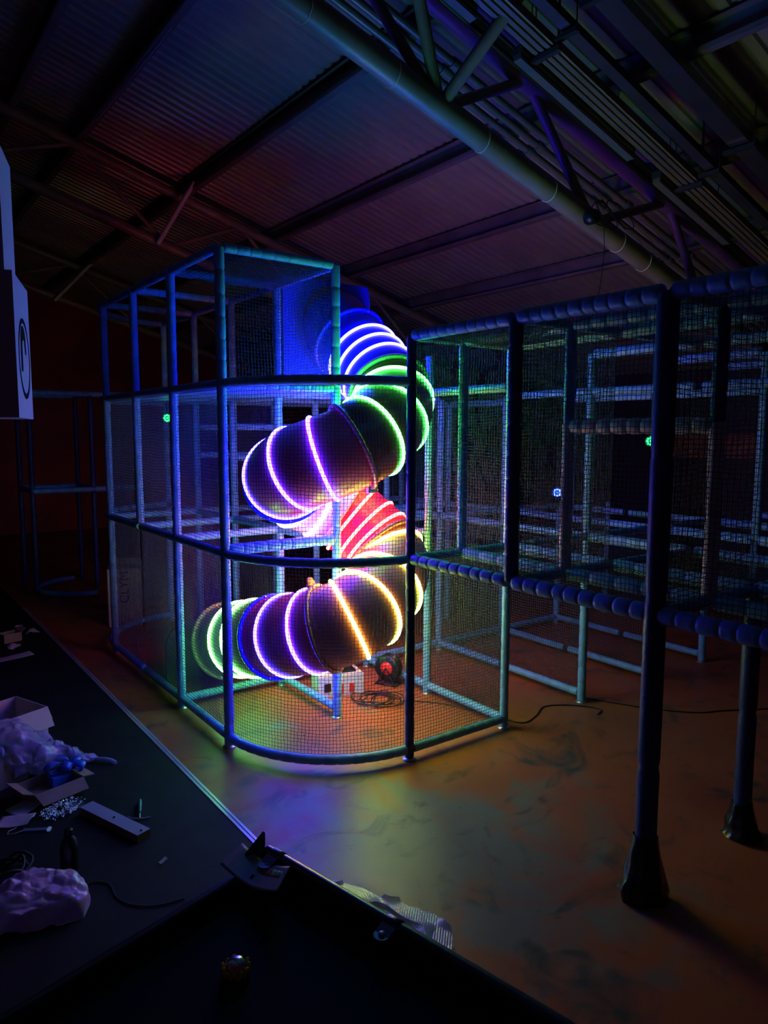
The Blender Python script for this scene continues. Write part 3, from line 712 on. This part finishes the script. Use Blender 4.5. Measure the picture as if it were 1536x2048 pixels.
b = clampz(crumple(bagfn, 90, 90, .034, 13, 2.0), MZ + .002); o = b.build('plastic_sheeting', FILM, label='crumpled clear plastic sheeting bundled in front of the large open carton', cat='plastic sheet')
o2 = crumple(lambda s, t: Vector((1.02, 4.205, .035)).lerp(Vector((1.115, 4.10, MZ + .006)), s) + Vector((.0, .0, .012 * math.sin(s * PI))) + Vector((.7, .7, 0)) * (.013 * math.cos(2 * PI * t)) + Vector((0, 0, .010 * math.sin(2 * PI * t))), 14, 10, .004, 30, 1); clampz(o2, MZ + .001).build('sheet_tail', FILM, o)
PBAG = mat('lilac_carrier_bag', (.66, .44, .70), .3, coat=.4, alpha=.95, bump=.4, bscale=35)
def dome(cx_, cy_, rx, ry, h, rz, pw=.55):
    def fn(s, t):
        a = 2 * PI * t; r = s; ca, sa = math.cos(a), math.sin(a); sq = 1 / (abs(ca) ** 4 + abs(sa) ** 4) ** .25
        x_, y_ = r * rx * ca * sq, r * ry * sa * sq
        return (cx_ + x_ * math.cos(rz) - y_ * math.sin(rz), cy_ + x_ * math.sin(rz) + y_ * math.cos(rz), MZ + .003 + h * max(0, 1 - s ** 2.6) ** pw)
    return fn
b = clampz(crumple(dome(.47, 2.98, .21, .15, .12, -.15, .75), 60, 120, .040, 8, 5.5), MZ + .001); b.build('carrier_bag', PBAG, label='crumpled lilac plastic carrier bag on the black mat', cat='plastic bag')
# fairy light coil
WIRE = mat('clear_wire_beads', (.10, .12, .25), .15, coat=1.0, spec=.8)
fl_ = empty('fairy_light_coil', (.735, 3.73, MZ), 'coiled heap of glittering clear fairy lights with an added faint glow beside the grey plank', 'fairy lights', rz=.5)
rnd = random.Random(5); b = MB(); gl_ = MB(); pts = []
for k in range(220):
    a = k * .55; rr = .03 + .07 * rnd.random(); pts.append((rr * 1.15 * math.cos(a) + .01 * rnd.random(), rr * .75 * math.sin(a), .006 + .028 * rnd.random() * (1.2 - rr / .1)))
b.tube(pts, .0016, 5)
b.build('wire', WIRE, fl_)
for k in range(420):
    p = pts[rnd.randrange(220)]; q = Vector((p[0] + rnd.uniform(-.008, .008), p[1] + rnd.uniform(-.008, .008), p[2] + rnd.uniform(0, .008))); r = rnd.choice((.0018, .0026, .0036))
    Rm = Matrix.Rotation(rnd.uniform(0, 6), 3, 'X') @ Matrix.Rotation(rnd.uniform(0, 6), 3, 'Z')
    gl_.add([q + Rm @ Vector(c_) * r for c_ in ((1, 0, 0), (-1, 0, 0), (0, 1, 0), (0, -1, 0), (0, 0, 1), (0, 0, -1))], [(0, 2, 4), (2, 1, 4), (1, 3, 4), (3, 0, 4), (2, 0, 5), (1, 2, 5), (3, 1, 5), (0, 3, 5)])
CRY = mat('clear_light_beads', (.40, .48, .90), .08, metal=.9, emit=(.25, .4, 1.0), es=.12)  # faint bluish emission stands in for light glinting off the beads
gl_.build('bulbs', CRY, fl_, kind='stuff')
# plank
pk = empty('long_box', (.915, 3.445, MZ), 'long narrow grey box lying on the black mat', 'long box', rz=math.atan2(3.243 - 3.65, .985 - .842))
b = MB(); b.box((-.225, -.036, 0), (.225, .036, .033)); b.build('box_body', mat('brown_side', (.22, .15, .14), .7), pk)
b = MB(); b.box((-.225, -.036, .033), (.225, .036, .037)); b.build('lid', mat('grey_lid', (.36, .42, .50), .5), pk)
b = MB()
for x_ in (0.0, .205): b.lathe([(0, .041), (.006, .041), (.006, .0365)], 10, at=(x_, 0, 0))
b.build('screw', DARK, pk)
# hand tool: hammer
hm = empty('hand_tool', (1.055, 3.50, MZ), 'small hand tool with a dark green grip and a curved metal end', 'hand tool', rz=math.radians(72))
b = MB(); b.tube([(-.04, 0, .012), (.0, 0, .013), (.05, 0, .013), (.085, 0, .012)], [.008, .010, .0115, .010], 10); b.build('grip', mat('green_grip', (.03, .16, .14), .4), hm)
b = MB(); b.tube([(-.04, 0, .012), (-.085, .0, .009)], .004, 8); b.tube([(-.085, -.05, .006), (-.093, -.02, .007), (-.09, 0, .009), (-.075, .035, .007), (-.05, .055, .006)], [.003, .005, .006, .005, .003], 8); b.build('head', STEEL, hm)
# acrylic stick with cable
st = empty('acrylic_tag', (.60, 3.61, MZ), 'clear acrylic strip with a glinting end of added faint glow and thin white lead', 'acrylic strip', rz=math.radians(-30))
b = MB(); b.box((-.06, -.012, 0), (.06, .012, .008)); b.build('strip', mat('clear_acrylic', (.35, .42, .6), .1, alpha=.6, coat=1), st)
b = MB(); b.box((.052, -.0125, 0), (.066, .0125, .010)); b.build('end_cap', CRY, st)  # glint painted in with the beads' faint emission; the cap is no lamp
b = MB(); b.tube([(-.06, 0, .004), (-.085, -.025, .004), (-.12, -.03, .004), (-.125, .0, .004), (-.10, .03, .004), (-.125, .05, .004)], .0022, 6); b.build('lead', CARDW, st)
# ribbons
RIB = mat('blue_ribbon', (.03, .16, .75), .3, coat=.2)
rb = empty('ribbon', (.80, 4.03, MZ), 'bunch of bright blue ribbon loops in the torn carton', 'ribbon', rz=.2)
for k, (x_, y_, z_, r_, w_, a_) in enumerate(((-.02, .03, .09, .035, .05, .2), (.04, .01, .085, .03, .05, 1.1), (.09, -.02, .08, .028, .045, 2.2), (.03, .05, .10, .03, .045, 2.9), (.10, .03, .085, .03, .04, .7))):
    b = MB(); v = []; n = 20; Rm = Matrix.Rotation(a_, 3, 'Z') @ Matrix.Rotation(.5 * math.sin(k * 2.1), 3, 'X')
    for q in range(n + 1):
        th = 2 * PI * q / n * .85
        for s_ in (-w_ / 2, w_ / 2): v.append(Rm @ Vector((r_ * 1.3 * math.cos(th), s_, r_ * .8 * math.sin(th))) + Vector((x_, y_, z_)))
    b.add(v, [(2 * q, 2 * q + 1, 2 * q + 3, 2 * q + 2) for q in range(n)], True); solid(b.build('ribbon_loop', RIB, rb), .0015)
b = MB(); b.box((-.05, -.03, .0), (.10, .05, .055)); b.build('ribbon_roll', RIB, rb)
# papers and off-cuts at left
def paper(name, loc, sx, sy, rz, label, m=CARDW, amp=.012, cat='paper'):
    t = crumple(lambda s, t: ((s - .5) * sx, (t - .5) * sy, .008 + .01 * s * s), 10, 10, amp, 9, loc[0] * 7, )
    o = clampz(t, .001).build(name, m, label=label, cat=cat); solid(o, .0008); o.location = loc; o.rotation_euler = (0, 0, rz); return o
paper('paper_sheet', (.60, 3.86, MZ + .001), .16, .11, .4, 'creased white paper just below the torn carton')
paper('paper_sheet', (.53, 3.74, MZ + .001), .15, .10, -.5, 'folded paper piece above the clear acrylic strip')
paper('paper_sheet', (1.00, 6.60, MZ + .001), .28, .13, .15, 'flat pale sheet far along the black mat', amp=.004)
paper('paper_scrap', (.995, 2.995, MZ + .001), .035, .022, .3, 'tiny white paper scrap in the middle of the black mat', amp=.003)
cp = MB(); cp.lathe([(0, .0), (.026, 0), (.034, .06), (.036, .062), (.031, .06), (.024, .006), (0, .006)], 20); o = cp.build('paper_cup', CARDW, label='small white cup far along the black mat', cat='cup'); o.location = (1.18, 7.46, MZ)
for k, (x_, y_, lab) in enumerate(((1.27, 7.35, 'crumpled white wrapper right of the small cup'), (1.05, 6.92, 'white and blue wrapper below the little brown box'), (.98, 7.42, 'pale wrapper left of the small cup'))):
    b = clampz(crumple(lambda s, t: ((s - .5) * .11, (t - .5) * .08, .03 * math.sin(PI * s) * math.sin(PI * t) + .004), 10, 10, .02, 22, k * 4.), .001)
    o = b.build('wrapper', CARDW, label=lab, cat='wrapper'); o.location = (x_, y_, MZ + .001); solid(o, .0006)
# red bottle / can at left edge
cn = empty('drink_can', (.47, 4.02, MZ), 'red and blue drinks can at the left edge beside the labelled box', 'drink can')
b = MB(); b.lathe([(0, 0), (.028, 0), (.032, .008), (.032, .10), (.026, .115), (0, .115)], 20); b.build('can_body', REDP, cn)
b = MB(); b.lathe([(.0325, .04), (.0328, .04), (.0328, .075), (.0325, .075)], 20); b.build('blue_band', BLUEPL, cn)
# black items lower left
bt = empty('black_bottle', (.655, 3.19, MZ), 'black plastic bottle standing behind the lilac carrier bag', 'bottle')
b = MB(); b.lathe([(0, 0), (.035, 0), (.038, .01), (.038, .10), (.03, .135), (.017, .15), (.017, .165), (0, .165)], 20); b.build('bottle_body', DARK, bt)
b = MB(); b.lathe([(0, .185), (.015, .185), (.019, .18), (.019, .158), (0, .158)], 16); b.build('cap', DARK, bt)
rnd = random.Random(9)
cable([(.42 + .09 * math.cos(k * .8) * (1 + .2 * math.sin(k)), 3.30 + .08 * math.sin(k * .8), MZ + .008 + .012 * (k % 5)) for k in range(30)], .007, 'black_cable_coil', 'thick black cable coil at the left edge of the mat', RUBBER)
cable([(.62, 2.98, MZ + .004), (.70, 3.03, MZ + .004), (.76, 2.98, MZ + .004), (.76, 2.87, MZ + .004), (.80, 2.78, MZ + .004), (.88, 2.72, MZ + .004), (.98, 2.70, MZ + .004)], .003, 'thin_cable', 'thin black cable winding from the lilac bag', RUBBER)
cable([(.56, 3.92, MZ + .004), (.62, 3.86, MZ + .004), (.68, 3.86, MZ + .004), (.735, 3.82, MZ + .004), (.77, 3.84, MZ + .004)], .002, 'thin_cable', 'short thin pale wire below the torn carton', CARDW)

# tall white carton at the back left
tc_ = empty('tall_carton', (2.15, 7.33, 0), 'tall pale cardboard carton with vertical lettering behind the tower', 'cardboard box', rz=math.radians(-20))
b = MB(); b.box((-.155, -.18, 0), (.155, .18, .57)); b.build('carton_body', mat('tan_cardboard', (.56, .42, .34), .8), tc_)
b = MB(); b.poly([(-.155, .18, .57), (.155, .18, .57), (.145, .10, .63), (-.145, .10, .63)], .004, (0, -.3, 1)); b.build('flap', CARDW, tc_)
def text(s, size, parent, mtx, m, name='lettering', ext=.001):
    cu = bpy.data.curves.new(name, 'FONT'); cu.body = s; cu.size = size; cu.extrude = ext; cu.align_x = 'CENTER'; cu.align_y = 'CENTER'; cu.materials.append(m)
    tmp = bpy.data.objects.new('tmp_text', cu); col.objects.link(tmp); bpy.context.view_layer.update()
    me = bpy.data.meshes.new_from_object(tmp.evaluated_get(bpy.context.evaluated_depsgraph_get())); bpy.data.objects.remove(tmp); bpy.data.curves.remove(cu)
    me.name = name; o = bpy.data.objects.new(name, me); link(o, parent); o.matrix_local = mtx; return o
INK = mat('black_ink', (.004, .004, .004), .9, spec=.05)
text('CLYM', .125, tc_, Matrix.Translation((.0, -.1815, .39)) @ Matrix.Rotation(PI / 2, 4, 'X') @ Matrix.Rotation(PI / 2, 4, 'Z'), INK)

# ------------------------------------------------------------------ white display boxes at upper left
WB = mat('white_box_panel', (.55, .55, .95), .5)
nl = Vector((.386, 2.25, 0)); fl2 = Vector((.480, 2.56, 0)); d = (fl2 - nl); wl = d.length; dx = d.normalized(); ang = math.atan2(dx.y, dx.x)
ds = empty('display_column', (nl.x, nl.y, 0), 'stacked white display boxes with a round black emblem at the upper left edge', 'display stand', rz=ang)
b = MB(); b.box((0, 0, 1.942), (wl, .55, 2.342)); b.build('lower_box', WB, ds)
b = MB(); b.box((.085, .03, 2.342), (wl - .01, .50, 2.71)); b.build('upper_box', WB, ds)
b = MB(); b.box((.10, .42, 0), (.22, .54, 1.942)); b.build('support_post', WB, ds)
b = MB(); n = 60; v = []; R_ = .118; cx_, cz_ = wl * .53, 2.118
for k in range(n):
    a = 2 * PI * k / n; wd = .0075 + .008 * max(0, -math.sin(a)) ** 2 + .006 * max(0, math.sin(a)) ** 2
    for rr in (R_, R_ - wd): v.append((cx_ + rr * math.cos(a), -.0015, cz_ + rr * math.sin(a)))
    for rr in (R_, R_ - wd): v.append((cx_ + rr * math.cos(a), .0005, cz_ + rr * math.sin(a)))
b.add(v, [(4 * k, 4 * k + 1, 4 * ((k + 1) % n) + 1, 4 * ((k + 1) % n)) for k in range(n)] + [(4 * k, 4 * k + 2, 4 * ((k + 1) % n) + 2, 4 * ((k + 1) % n)) for k in range(n)] + [(4 * k + 1, 4 * ((k + 1) % n) + 1, 4 * ((k + 1) % n) + 3, 4 * k + 3) for k in range(n)])
# arch shape inside the ring
arch = []; n2 = 16; ax_, az_ = cx_ - .015, cz_ + .035
outer = [(ax_ - .055, az_ - .075)] + [(ax_ - .055 * math.cos(PI * k / n2), az_ + .055 * math.sin(PI * k / n2) * 1.1) for k in range(n2 + 1)] + [(ax_ + .055, az_ - .02)]
inner = [(ax_ - .028, az_ - .075)] + [(ax_ + (-.028 - .0) * math.cos(PI * k / n2) + .004, az_ + .02 * math.sin(PI * k / n2)) for k in range(n2 + 1)] + [(ax_ + .036, az_ - .02)]
v = [(x_, -.0015, z_) for x_, z_ in outer] + [(x_, -.0015, z_) for x_, z_ in inner]; m_ = len(outer)
b.add(v, [(k, k + 1, m_ + k + 1, m_ + k) for k in range(m_ - 1)]); b.build('emblem', INK, ds)

# ------------------------------------------------------------------ black table in the lower right foreground
TZ = .75
tb = empty('pool_table', (0, 0, 0), 'black tray topped table with a rounded rim in the foreground', 'table')
e0 = Vector((.862, 1.745, TZ)); e1 = Vector((1.055, .868, TZ)); e2 = Vector((.17, 1.575, TZ))
ex = (e1 - e0).normalized(); ey = (e2 - e0); ey = Vector((-.965, -.262, 0)).normalized()
BLK = mat('black_felt', (.0028, .0026, .003), .8, spec=.15, noise_amt=.3, nscale=6); RIM = mat('black_rim_gloss', (.02, .02, .025), .3, coat=.3)
def q(a, c_, z): return e0 + ex * a + ey * c_ + Vector((0, 0, z))
CLIPM = mat('clip_grey', (.14, .17, .26), .4)
Lr, Lw = 1.02, 1.3
b = MB(); b.poly([q(0, 0, -.06), q(Lr, 0, -.06), q(Lr, Lw, -.06), q(0, Lw, -.06)], .02, (0, 0, 1)); b.build('bed', BLK, tb)
b = MB(); b.poly([q(0, 0, -.10), q(0, Lw, -.10), q(0, Lw, -.03), q(0, 0, -.03)], .014, ex); b.poly([q(0, -.0, -.1), q(0, .085, -.1), q(0, .085, .0), q(0, .0, .045)], .01, ex); b.build('side_board', RIM, tb)
b = MB(); b.tube([q(.05, .10, -.02), q(.05, Lw, -.02)], .018, 10); b.build('cushion', BLK, tb)
b = MB(); rp = [q(.03, .01, .0), q(.35, .01, 0), q(.7, .01, 0), q(.93, .012, 0)] + [q(.93 + .07 * math.sin(a), .082 - .07 * math.cos(a), 0) for a in np.linspace(.3, PI / 2, 6)] + [q(1.0, .4, 0), q(1.0, Lw, 0)]
b.tube(rp, .019, 14); b.build('rim_tube', RIM, tb)
b = MB(); b.poly([q(.03, .012, -.10), q(.95, .012, -.10), q(.95, .012, -.0), q(.03, .012, -.0)], .01, ey); b.build('side_board', RIM, tb)
for a_, lb in ((.49, 1), (.075, 0)):
    b = MB(); c0 = q(a_, .01, 0)
    pr_ = [(c0 + ex * dxx + ey * (-.021 * math.cos(th)) + Vector((0, 0, .0215 * math.sin(th)))) for dxx in (-.02, .02) for th in np.linspace(-.5, PI * .62, 9)]
    b.add(pr_, [(k, k + 1, 9 + k + 1, 9 + k) for k in range(8)], True)
    tip = [c0 + ex * (.02 * s_) + ey * .02 + Vector((0, 0, .014)) for s_ in (-1, 1)] + [c0 + ex * (.02 * math.cos(th)) + ey * (.045 + .02 * math.sin(th)) + Vector((0, 0, .004)) for th in np.linspace(0, PI, 7)]
    b.add([tip[0], tip[1]] + tip[2:], [tuple(range(len(tip)))]); o = b.build('clip_bracket', CLIPM, tb); solid(o, .003)
    if lb:
        b = MB(); b.lathe([(0, .012), (.008, .011), (.009, .004)], 12, at=c0 + ey * .045); b.build('screw', STEEL, tb)
for a_, c_ in ((.1, .15), (.9, .15), (.1, 1.15), (.9, 1.15)):
    b = MB(); b.box((-.04, -.04, 0), (.04, .04, TZ - .10), at=(q(a_, c_, 0).x, q(a_, c_, 0).y, 0)); b.build('leg', RIM, tb)
b = MB(); b.poly([q(.03, .02, -.10), q(1.0, .02, -.10), q(1.0, Lw - .02, -.10), q(.03, Lw - .02, -.10)], .04, (0, 0, 1)); b.build('under_frame', RIM, tb)
# energy card lying over the corner
cdx = empty('energy_card', (0, 0, 0), 'curled card with red, green and yellow bars on the table corner', 'card')
A_, B_, C_, D_ = (Vector((.81, 1.767, .768)), Vector((.856, 1.579, .778)), Vector((.784, 1.516, .768)), Vector((.721, 1.715, .765)))
def cardp(s, t):
    p = (A_ * (1 - s) + B_ * s) * (1 - t) + (D_ * (1 - s) + C_ * s) * t
    return p + Vector((0, 0, -.022 * math.sin(PI * s)))
def patch(s0, s1, t0, t1, dz, m, name, par, n=10):
    b = MB(); v = [cardp(s0 + (s1 - s0) * i / n, t0 + (t1 - t0) * j / n) + Vector((0, 0, dz)) for i in range(n + 1) for j in range(n + 1)]
    b.add(v, [(i * (n + 1) + j, (i + 1) * (n + 1) + j, (i + 1) * (n + 1) + j + 1, i * (n + 1) + j + 1) for i in range(n) for j in range(n)], True); o = b.build(name, m, par); solid(o, .0006 if dz == 0 else .0004); return o
patch(0, 1, 0, 1, 0, mat('pale_card', (.24, .17, .19), .6), 'card_sheet', cdx)
for k, c_ in enumerate(((.75, .02, .04), (.75, .05, .04), (.7, .1, .05), (.55, .5, .05), (.25, .45, .08), (.08, .4, .08), (.03, .3, .06))):
    s0 = .58 + k * .05; patch(s0, s0 + .036, .12 + .018 * k, .46, .0012, mat('bar_%d' % k, c_, .5), 'colour_bar', cdx, 3)
patch(.45, .50, .60, .74, .0012, INK, 'printed_mark', cdx, 3)
# yellow and silver token
bl = empty('metal_top', (.616, 1.389, TZ - .040), 'silver domed knob with a wavy yellow skirt on the black table', 'knob')
b = MB(); b.lathe([(0, .038), (.012, .037), (.020, .031), (.024, .02), (.026, .008), (.024, 0), (0, 0)], 24); b.build('dome', mat('polished_silver', (.7, .68, .7), .18, metal=.9), bl)
b = MB(); b.tube([((.0285 + .002 * math.sin(6 * a)) * math.cos(a), (.0285 + .002 * math.sin(6 * a)) * math.sin(a), .014 + .009 * math.sin(11 * a)) for a in np.linspace(0, 2 * PI, 90)[:-1]], .0035, 6, closed=True)
b.build('wavy_skirt', mat('yellow_plastic', (.75, .62, .03), .4), bl)

# bubble wrap on the floor behind the table
BUB = mat('bubble_wrap', (.42, .50, .75), .2, coat=.6, alpha=.68)
TOP = [(1.44, 2.567), (1.496, 2.496), (1.571, 2.378), (1.667, 2.227), (1.711, 2.118), (1.749, 2.023), (1.74, 1.93), (1.69, 1.86)]
def bw_line(s):
    x = s * (len(TOP) - 1); i = min(int(x), len(TOP) - 2); f_ = x - i; return TOP[i][0] * (1 - f_) + TOP[i + 1][0] * f_, TOP[i][1] * (1 - f_) + TOP[i + 1][1] * f_
b = MB(); NU, NV = 250, 110; v = []
for i in range(NU + 1):
    s_ = i / NU; x1, y1 = bw_line(s_); x0_, y0_ = x1 - .27 - .02 * math.sin(s_ * 9), y1 - .10 - .08 * s_
    for j in range(NV + 1):
        t_ = j / NV; e_ = .012 * noise.noise(Vector((s_ * 14, 0, 4))) ; x = x0_ + (x1 - x0_) * t_ + e_; y = y0_ + (y1 - y0_) * t_ + e_
        d0 = noise.noise(Vector((x * 6, y * 6, 1.5))); rdg = abs(noise.noise(Vector((x * 10, y * 7, 7.5)))); z = .012 + .030 * max(0, d0) + .03 * max(0, .12 - rdg) / .12 * (.5 + .5 * t_) * .6
        bub = max(0, math.sin(x * 2 * PI / .014) * math.sin(y * 2 * PI / .014)) * .0022
        v.append((x, y, z + bub))
b.add(v, [(i * (NV + 1) + j, (i + 1) * (NV + 1) + j, (i + 1) * (NV + 1) + j + 1, i * (NV + 1) + j + 1) for i in range(NU) for j in range(NV)], True)
b.build('bubble_wrap', BUB, label='crumpled sheet of bubble wrap on the floor behind the black table', cat='bubble wrap')
# brick coloured board on the far right wall
b = MB(); b.box((X1 - .04, 4.6, 1.58), (X1, 6.0, 1.9)); b.build('wall_board', mat('brick_orange_paint', (.40, .11, .04), .6, noise_amt=.4, nscale=6), label='dull orange board on the far wall behind the right frame', cat='board')
